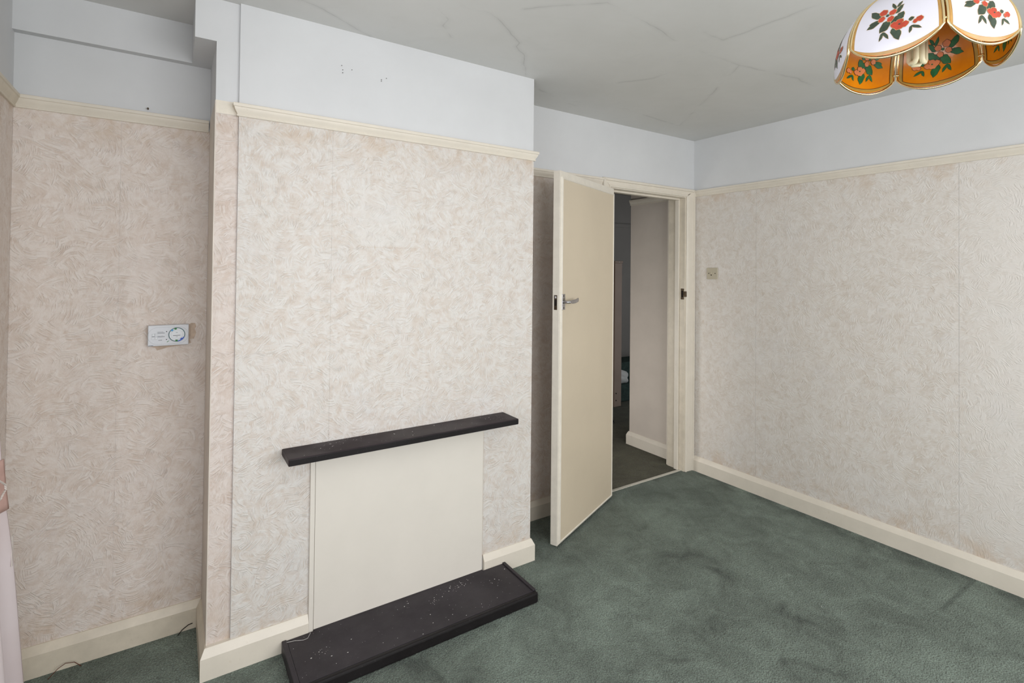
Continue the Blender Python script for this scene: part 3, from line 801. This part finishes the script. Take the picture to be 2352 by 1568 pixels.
for wv in (10, 7, 9, 8, 10, 9, 12, 8, 10):
    box(x, x+(wv)/1055*wd, yF-0.0004, yF, Z_(1036), Z_(1022), bm); x += (wv+4)/1055*wd
go = P_('small_lettering', bm, M['ink']); go['kind'] = 'stuff'
bm = bmesh.new(); x = X_(1425)
for wv in (8, 10, 9, 8):
    box(x, x+wv/1055*wd, yF-0.0004, yF, Z_(530), Z_(522), bm); x += (wv+4)/1055*wd
go = P_('small_lettering', bm, M['inklight']); go['kind'] = 'stuff'
# torn wallpaper edge beside the timer
bm = bmesh.new()
ed = [(TX1+0.001, 1.226), (TX1+0.010, 1.231), (TX1+0.022, 1.229), (TX1+0.026, 1.216), (TX1+0.021, 1.205), (TX1+0.026, 1.192), (TX1+0.022, 1.176), (TX1+0.018, 1.166), (TX1+0.004, 1.166), (TX1+0.008, 1.150), (TX1-0.02, 1.143), (TX1-0.07, 1.137), (TX0+0.03, 1.127), (TX0+0.024, 1.138), (TX0+0.004, 1.145)]
ed2 = ed + [(TX0+0.004, 1.160), (TX1-0.004, 1.160), (TX1-0.004, 1.226)]
A = [bm.verts.new((x, D-0.0001, z)) for x, z in ed2]; B = [bm.verts.new((x, D-0.0009, z)) for x, z in ed2]
bm.faces.new(B); bm.faces.new(A)
for k in range(len(A)): bm.faces.new((A[k], A[(k+1)%len(A)], B[(k+1)%len(A)], B[k]))
obj('torn_paper_patch', bm, paint('torn_paper', (204, 184, 166), 0.8, 0.10, 60, 0.2, 0.9, dirt=(176, 136, 104)), wb)

# ------------------------------------------------------------------ light switch plate on the right wall
y0_, y1_, z0_, z1_ = 0.1334, 0.2198, 1.407, 1.489
xs = R + RS*(D-0.18)
sl = (xs, 0.177, 1.448); sw = tag(empty('light_switch', sl), 'square ivory switch plate on the right wall by the door frame', 'switch')
sp = at(obj('switch_plate', box(xs-0.009, xs-0.0003, y0_, y1_, z0_, z1_), M['ivory'], sw, bevel=0.002, seg=3), sl)
for yy in (0.151, 0.205-0.002):
    bm = bmesh.new(); n = 14
    a = [bm.verts.new((xs-0.0088, yy+0.0035*cos(2*pi*k/n), 1.449+0.0035*sin(2*pi*k/n))) for k in range(n)]
    b = [bm.verts.new((xs-0.0096, yy+0.0035*cos(2*pi*k/n), 1.449+0.0035*sin(2*pi*k/n))) for k in range(n)]
    for k in range(n): bm.faces.new((a[k], a[(k+1)%n], b[(k+1)%n], b[k]))
    bm.faces.new(a); bm.faces.new(b)
    obj('screw_hole', bm, M['dark'], sp)
    sp.children[-1].matrix_parent_inverse = Matrix.Translation(-Vector((0, 0, 0)))
at(obj('switch_toggle', box(xs-0.014, xs-0.008, 0.1800, 0.1855, 1.440, 1.460), M['ivory'], sw, bevel=0.0018, seg=3), sl)
at(obj('toggle_slot', box(xs-0.0093, xs-0.008, 0.1775, 0.1875, 1.434, 1.4405), M['dark'], sw), sl)

# ------------------------------------------------------------------ curtain
def curtain():
    loc = (-1.93, -0.55, 0); r_ = tag(empty('curtain', loc), 'pale pink curtain flaring down by the left wall', 'curtain')
    bm = bmesh.new(); NZ, NU = 70, 120
    def pt(u, z):
        # u = 0 free edge nearest the alcove, 1 at the far side
        edge = 0.090 - 0.320*z if z < 1.35 else 0.090-0.320*1.35 + 0.05*(z-1.35)
        edge -= 0.006*sin(6*z)
        far = -0.80 - 0.02*z
        y = edge + (far-edge)*u
        A_ = 0.026*(1-0.35*math.exp(-((z-0.86)/0.16)**2))
        x = -1.900 - 0.022 + A_*cos(u*2*pi*5.5)*(0.55+0.45*cos(1.7*z+3*u)) - 0.015*u
        y += 0.010*sin(u*2*pi*5.5+0.6)
        return (max(x, -L+0.012), y, z)
    g = [[bm.verts.new(pt(u/NU, 0.015+(2.20-0.015)*k/NZ)) for u in range(NU+1)] for k in range(NZ+1)]
    for k in range(NZ):
        for u in range(NU): bm.faces.new((g[k][u], g[k][u+1], g[k+1][u+1], g[k+1][u]))
    c = obj('curtain_cloth', bm, M['curtain'], r_, smooth=True, ang=180); at(c, loc)
    s = c.modifiers.new('thickness', 'SOLIDIFY'); s.thickness = 0.0022; s.offset = 0
    # dusky pink band and the white cord looped round it
    bm = bmesh.new(); rg = []
    for k in range(9):
        z = 0.775 + 0.155*k/8
        rg.append([bm.verts.new(Vector(pt(u/60, z)) + Vector((0.0040, 0.0015 if u == 0 else 0, 0))) for u in range(0, 40)])
    for A, B in zip(rg[:-1], rg[1:]):
        for k in range(len(A)-1): bm.faces.new((A[k], A[k+1], B[k+1], B[k]))
    b = obj('pink_band', bm, M['pink'], r_, smooth=True, ang=180); at(b, loc)
    s = b.modifiers.new('thickness', 'SOLIDIFY'); s.thickness = 0.002
    cord = [(-1.896, -0.384, 0.942), (-1.896, -0.285, 0.897), (-1.896, -0.232, 0.87), (-1.896, -0.227, 0.855), (-1.896, -0.256, 0.853), (-1.896, -0.281, 0.847), (-1.896, -0.378, 0.871)]
    for ph in (0, pi):
        pts = []
        for i in range(41):
            f = i/40*(len(cord)-1); j = min(int(f), len(cord)-2); p = Vector(cord[j]).lerp(Vector(cord[j+1]), f-j)
            pts.append(p + Vector((0.0016*cos(i*1.1+ph), 0.0018*sin(i*1.1+ph), 0)))
        at(obj('tieback_cord', tube(pts, 0.0017, 6), M['cord'], r_, smooth=True, ang=180), loc)
    at(obj('care_tag', box(-1.904, -1.904+0.0015, -0.107, -0.089, 0.593, 0.680), M['cord'], r_), loc)
    at(obj('curtain_pole', tube([(-1.925, -0.40, 2.215), (-1.925, -2.4, 2.215)], 0.012, 12), M['brass'], r_, smooth=True, ang=60), loc)
    for yy in (-0.46, -2.3):
        at(obj('pole_bracket', tube([(-L, yy, 2.215), (-1.925, yy, 2.215)], 0.006, 8), M['brass'], r_), loc)
curtain()

# ------------------------------------------------------------------ pendant lamp
def lamp():
    LX, LY, LZ, LR = -0.055, -1.643, 1.98, 0.176
    loc = (LX, LY, LZ)
    r_ = tag(empty('pendant_lamp', loc), 'hanging lamp with six flower-printed white and amber glass petals in brass', 'lamp')
    PH = radians(-146)
    VT = 0.145      # petal height above the joint
    def prof(v):    # radius factor against height v (m) above the joint
        if v <= 0: return 1.0 - 0.15*(-v/0.04)**2*0.3
        s = v/VT
        return max(0.20, sqrt(max(0, 1-(s*0.97)**2))*0.92+0.08)
    def surf(k, u, v, off=0.0):
        """u in [-1,1] across the petal, v metres above the joint, off outward."""
        a = PH + k*pi/3 + pi/6
        hw = pi/6*0.965
        r = LR*prof(v)
        ch = r*cos(hw)                       # chord distance
        bul = r*0.055*(1-u*u)
        t_ = r*sin(hw)*u
        rad = ch + bul + off
        return Vector((LX + rad*cos(a) - t_*sin(a), LY + rad*sin(a) + t_*cos(a), LZ + v))
    def low(u, m_=0.0): return -(0.040-m_)*(max(0.0, 1-abs(u)**2.2))**0.8 + m_*0.4
    def shell(k, off, marg, mat, name, parent, th=0.0016, uin=1.0):
        bm = bmesh.new(); NU, NV = 20, 16; g = []
        for sd in (0, 1):
            o_ = off + (th if sd else 0); G = []
            for j in range(NV+1):
                row = []
                for i in range(NU+1):
                    u = (-1+2*i/NU)*uin; lo = low(u, marg); hi = VT*0.98-marg
                    row.append(bm.verts.new(surf(k, u, lo+(hi-lo)*j/NV, o_)))
                G.append(row)
            g.append(G)
            for j in range(NV):
                for i in range(NU): bm.faces.new((G[j][i], G[j][i+1], G[j+1][i+1], G[j+1][i]))
        A, B = g
        for i in range(NU):
            bm.faces.new((A[0][i], A[0][i+1], B[0][i+1], B[0][i])); bm.faces.new((A[NV][i], A[NV][i+1], B[NV][i+1], B[NV][i]))
        for j in range(NV):
            bm.faces.new((A[j][0], A[j+1][0], B[j+1][0], B[j][0])); bm.faces.new((A[j][NU], A[j+1][NU], B[j+1][NU], B[j][NU]))
        return obj(name, bm, mat, parent, smooth=True, ang=50)
    def outline(k, off=0.0, marg=0.0, uin=1.0):
        pts = []
        for i in range(25): u = (-1+2*i/24)*uin; pts.append(surf(k, u, low(u, marg), off))
        for j in range(1, 14): pts.append(surf(k, uin, low(uin, marg)+(VT*0.98-marg-low(uin, marg))*j/13, off))
        for i in range(1, 9): pts.append(surf(k, uin*(1-2*i/8), VT*0.98-marg, off))
        for j in range(12, 0, -1): pts.append(surf(k, -uin, low(uin, marg)+(VT*0.98-marg-low(uin, marg))*j/13, off))
        return pts
    def loop(pts, r, bm=None):
        bm = bm or bmesh.new(); n = 6; rings = []; m_ = len(pts)
        for i, p in enumerate(pts):
            d = (pts[(i+1) % m_]-pts[i-1]).normalized()
            o_ = Vector((p.x-LX, p.y-LY, 0.15)).normalized(); s = d.cross(o_).normalized(); o2 = s.cross(d).normalized()
            rings.append([bm.verts.new(p+(s*cos(2*pi*q/n)+o2*sin(2*pi*q/n))*r) for q in range(n)])
        for i in range(m_):
            A, B = rings[i], rings[(i+1) % m_]
            for q in range(n): bm.faces.new((A[q], A[(q+1)%n], B[(q+1)%n], B[q]))
        return bm
    # flower print, authored in a flat (s, t) frame in metres round the petal's centre
    rnd = random.Random(2)
    def blob(c, r, n, wob, ph, sq=1.0, rot=0.0):
        pts = []
        for i in range(n):
            a = 2*pi*i/n; rr = r*(1+wob*cos(5*a+ph))
            x, y = rr*cos(a), rr*sin(a)*sq
            pts.append((c[0]+x*cos(rot)-y*sin(rot), c[1]+x*sin(rot)+y*cos(rot)))
        return pts
    def leaf(c, l, w_, rot):
        pts = []
        for i in range(8): s = i/7; pts.append((s*l, w_*sin(pi*s**0.8)*(1+0.18*cos(9*s))))
        for i in range(6, 0, -1): s = i/7; pts.append((s*l, -w_*sin(pi*s**0.8)*(1+0.18*sin(9*s))))
        return [(c[0]+x*cos(rot)-y*sin(rot), c[1]+x*sin(rot)+y*cos(rot)) for x, y in pts]
    K = 0.000196                      # metres per crop pixel of the drawing, centred on (1345, 650)
    def q_(x, y): return (-(x-1345)*K, (650-y)*K)
    def lf(x0, y0, x1, y1, w_):
        p, q = q_(x0, y0), q_(x1, y1)
        return leaf(p, hypot(q[0]-p[0], q[1]-p[1]), w_*K, atan2(q[1]-p[1], q[0]-p[0]))
    greens = [lf(*v) for v in ((1485, 560, 1598, 436, 38), (1480, 590, 1622, 650, 34), (1500, 600, 1600, 600, 26), (1385, 630, 1482, 742, 50), (1340, 715, 1292, 880, 48),
        (1300, 640, 1255, 560, 40), (1350, 620, 1262, 640, 42), (1330, 560, 1270, 470, 26), (1300, 690, 1370, 620, 36), (1200, 690, 1150, 670, 22))]
    smalls = [lf(*v) for v in ((1335, 500, 1385, 402, 16), (1325, 480, 1285, 410, 17), (1320, 510, 1262, 462, 14), (1445, 745, 1390, 838, 17), (1445, 745, 1485, 838, 17),
        (1172, 760, 1080, 812, 16), (1172, 760, 1192, 838, 15))]
    def bl(x, y, r, sq=1.0, rot=0.0, ph=0, wob=0.1): return blob(q_(x, y), r*K, 12, wob, ph, sq, rot)
    petals = [bl(1362, 530, 38, 0.9, 0.3, 1), bl(1458, 500, 44, 0.9, -0.4, 2), bl(1470, 580, 36, 0.9, 0.5, 3), bl(1378, 608, 36, 0.9, 0.9, 4),
              bl(1240, 722, 44, 0.75, 0.3, 1), bl(1330, 700, 44, 0.8, -0.4, 2), bl(1285, 675, 40, 0.7, 0.1, 3), bl(1290, 735, 46, 0.7, 0.0, 4), bl(1285, 705, 28, 0.8, 0.4, 2),
              bl(1100, 705, 34, 0.9, 0.2, 1), bl(1138, 722, 24, 0.9, 1.2, 2)]
    cents = [bl(1412, 555, 17, 1, 0, 0, 0), bl(1286, 706, 11, 0.8, 0, 0, 0)]
    def prints(k, off, side, mats, parent, flip):
        gm, pm, lm = mats
        def place(pts, grow, o_):
            c = Vector((sum(p[0] for p in pts)/len(pts), sum(p[1] for p in pts)/len(pts)))
            out = []
            for p in pts:
                d = Vector(p)-c; q = c + d*(1+grow/max(d.length, 1e-4))
                sx = q.x*flip
                out.append(surf(k, sx/(LR*prof(0.03+q.y)*sin(pi/6)), 0.033+q.y, o_))
            return out
        def polys(name, shapes, grow, o_, mat):
            bm = bmesh.new()
            for s in shapes:
                A = place(s, grow, o_); vs = [bm.verts.new(p) for p in A]
                c = bm.verts.new(sum(A, Vector())/len(A))
                for i in range(len(vs)): bm.faces.new((vs[i], vs[(i+1) % len(vs)], c))
            o = obj(name, bm, mat, parent); o['kind'] = 'stuff'
        s = side*0.00025
        polys('print_outline', greens+smalls, 0.0008, off+s, lm)
        polys('print_leaves', greens+smalls, 0.0, off+2*s, gm)
        polys('print_outline', petals, 0.0007, off+3*s, lm)
        polys('print_flowers', petals, -0.0002, off+4*s, pm)
        polys('print_centres', cents, 0.0, off+5*s, gm)
    for k in range(6):
        pet = at(shell(k, 0.0, 0.003, M['amber'], 'shade_petal', r_), loc)
        pet['label'] = 'brass-rimmed petal, white outside and amber inside'
        shell(k, 0.0017, 0.004, M['shade_gold'], 'gold_border', pet, 0.0003, 0.97)
        shell(k, 0.0021, 0.0088, M['shade_white'], 'opal_face', pet, 0.0003, 0.91)
        # inner tan band between two lines
        bm = loop(outline(k, -0.0012, 0.0105, 0.86), 0.0006)
        obj('band_line', bm, M['in_line'], pet, smooth=True, ang=180)
        bm = bmesh.new(); o1 = outline(k, -0.0006, 0.0045, 0.95); o2 = outline(k, -0.0006, 0.0100, 0.87)
        v1 = [bm.verts.new(p) for p in o1]; v2 = [bm.verts.new(p) for p in o2]
        for i in range(len(v1)): bm.faces.new((v1[i], v1[(i+1) % len(v1)], v2[(i+1) % len(v1)], v2[i]))
        obj('tan_band', bm, M['tanband'], pet)
        obj('brass_rim', loop(outline(k, 0.0008, 0.0, 1.0), 0.0028), M['brass'], pet, smooth=True, ang=180)
        prints(k, 0.0025, 1, (M['fl_green'], M['fl_red'], M['fl_gold']), pet, 1)
        prints(k, -0.0003, -1, (M['in_green'], M['in_coral'], M['in_line']), pet, 1)
        a = PH+k*pi/3
        p = Vector((LX+LR*0.985*cos(a), LY+LR*0.985*sin(a), LZ+0.012))
        tv = Vector((-sin(a), cos(a), 0))*0.006
        at(obj('joint_clip', tube([p-tv, p+tv], 0.0030, 8), M['brass'], r_, smooth=True, ang=60), loc)
    at(obj('gallery', lathe([(0.001, 0.176), (0.020, 0.175), (0.030, 0.160), (0.043, 0.147), (0.043, 0.140), (0.034, 0.136), (0.001, 0.136)], 32, loc), M['brass'], r_, smooth=True, ang=50), loc)
    at(obj('lamp_holder', lathe([(0.001, 0.136), (0.019, 0.135), (0.020, 0.085), (0.024, 0.082), (0.024, 0.066), (0.001, 0.066)], 24, loc), M['tube'], r_, smooth=True, ang=40), loc)
    # low-energy lamp: folded tubes
    cx, cy = LX, LY
    b = at(obj('bulb_base', lathe([(0.001, 0.066), (0.022, 0.066), (0.024, 0.045), (0.021, 0.040), (0.001, 0.040)], 24, loc), M['plastic2'], r_, smooth=True, ang=40), loc)
    for i in range(3):
        a = 0.55 + i*pi*2/3
        ox, oy = 0.012*cos(a), 0.012*sin(a); tx, ty = -sin(a)*0.010, cos(a)*0.010
        z0, z1 = LZ+0.045, LZ-0.018
        pts = [(cx+ox+tx, cy+oy+ty, z0), (cx+ox+tx, cy+oy+ty, z1+0.006), (cx+ox+tx*0.6, cy+oy+ty*0.6, z1), (cx+ox-tx*0.6, cy+oy-ty*0.6, z1), (cx+ox-tx, cy+oy-ty, z1+0.006), (cx+ox-tx, cy+oy-ty, z0)]
        obj('bulb_tube', tube(pts, 0.0058, 10), M['tube'], b, smooth=True, ang=180)
    at(obj('flex', tube([(LX, LY, LZ+0.175), (LX+0.001, LY, LZ+0.30), (LX, LY, H-0.03)], 0.0035, 8), M['brass'], r_, smooth=True, ang=180), loc)
    at(obj('ceiling_rose', lathe([(0.001, H-LZ), (0.045, H-LZ-0.0002), (0.045, H-LZ-0.010), (0.030, H-LZ-0.024), (0.010, H-LZ-0.032), (0.001, H-LZ-0.032)], 28, loc), M['plastic2'], r_, smooth=True, ang=40), loc)
lamp()

# ------------------------------------------------------------------ odds and ends
tag(obj('loose_wire', tube([(-1.875, 0.285, 0.002), (-1.850, 0.300, 0.020), (-1.830, 0.305, 0.028), (-1.805, 0.306, 0.022), (-1.785, 0.300, 0.004)], 0.0012, 6), M['wire'], smooth=True, ang=180),
    'thin brown wire looping up the alcove skirting', 'wire')
tag(obj('loose_wire', tube([(-1.49, 0.300, 0.002), (-1.475, 0.312, 0.012), (-1.455, 0.316, 0.022), (-1.440, 0.3165, 0.024)], 0.0016, 6), M['dark'], smooth=True, ang=180),
    'short dark wire end at the alcove skirting beside the chimney breast', 'wire')
# nails and marks on the plaster
for (x, y, z, nm) in ((-1.62, D, 2.075, 'nail'),):
    tag(obj('nail', tube([(x, y, z), (x, y-0.012, z+0.001)], [0.0025, 0.0035], 8), M['oldmetal']), 'small nail head just above the alcove picture rail', 'nail')
tag(obj('wall_hook', tube([(0.115, D, 1.640), (0.117, D-0.006, 1.648), (0.119, D-0.008, 1.656)], 0.0018, 6), M['dark']), 'small dark nail in the wallpaper behind the open door', 'nail')
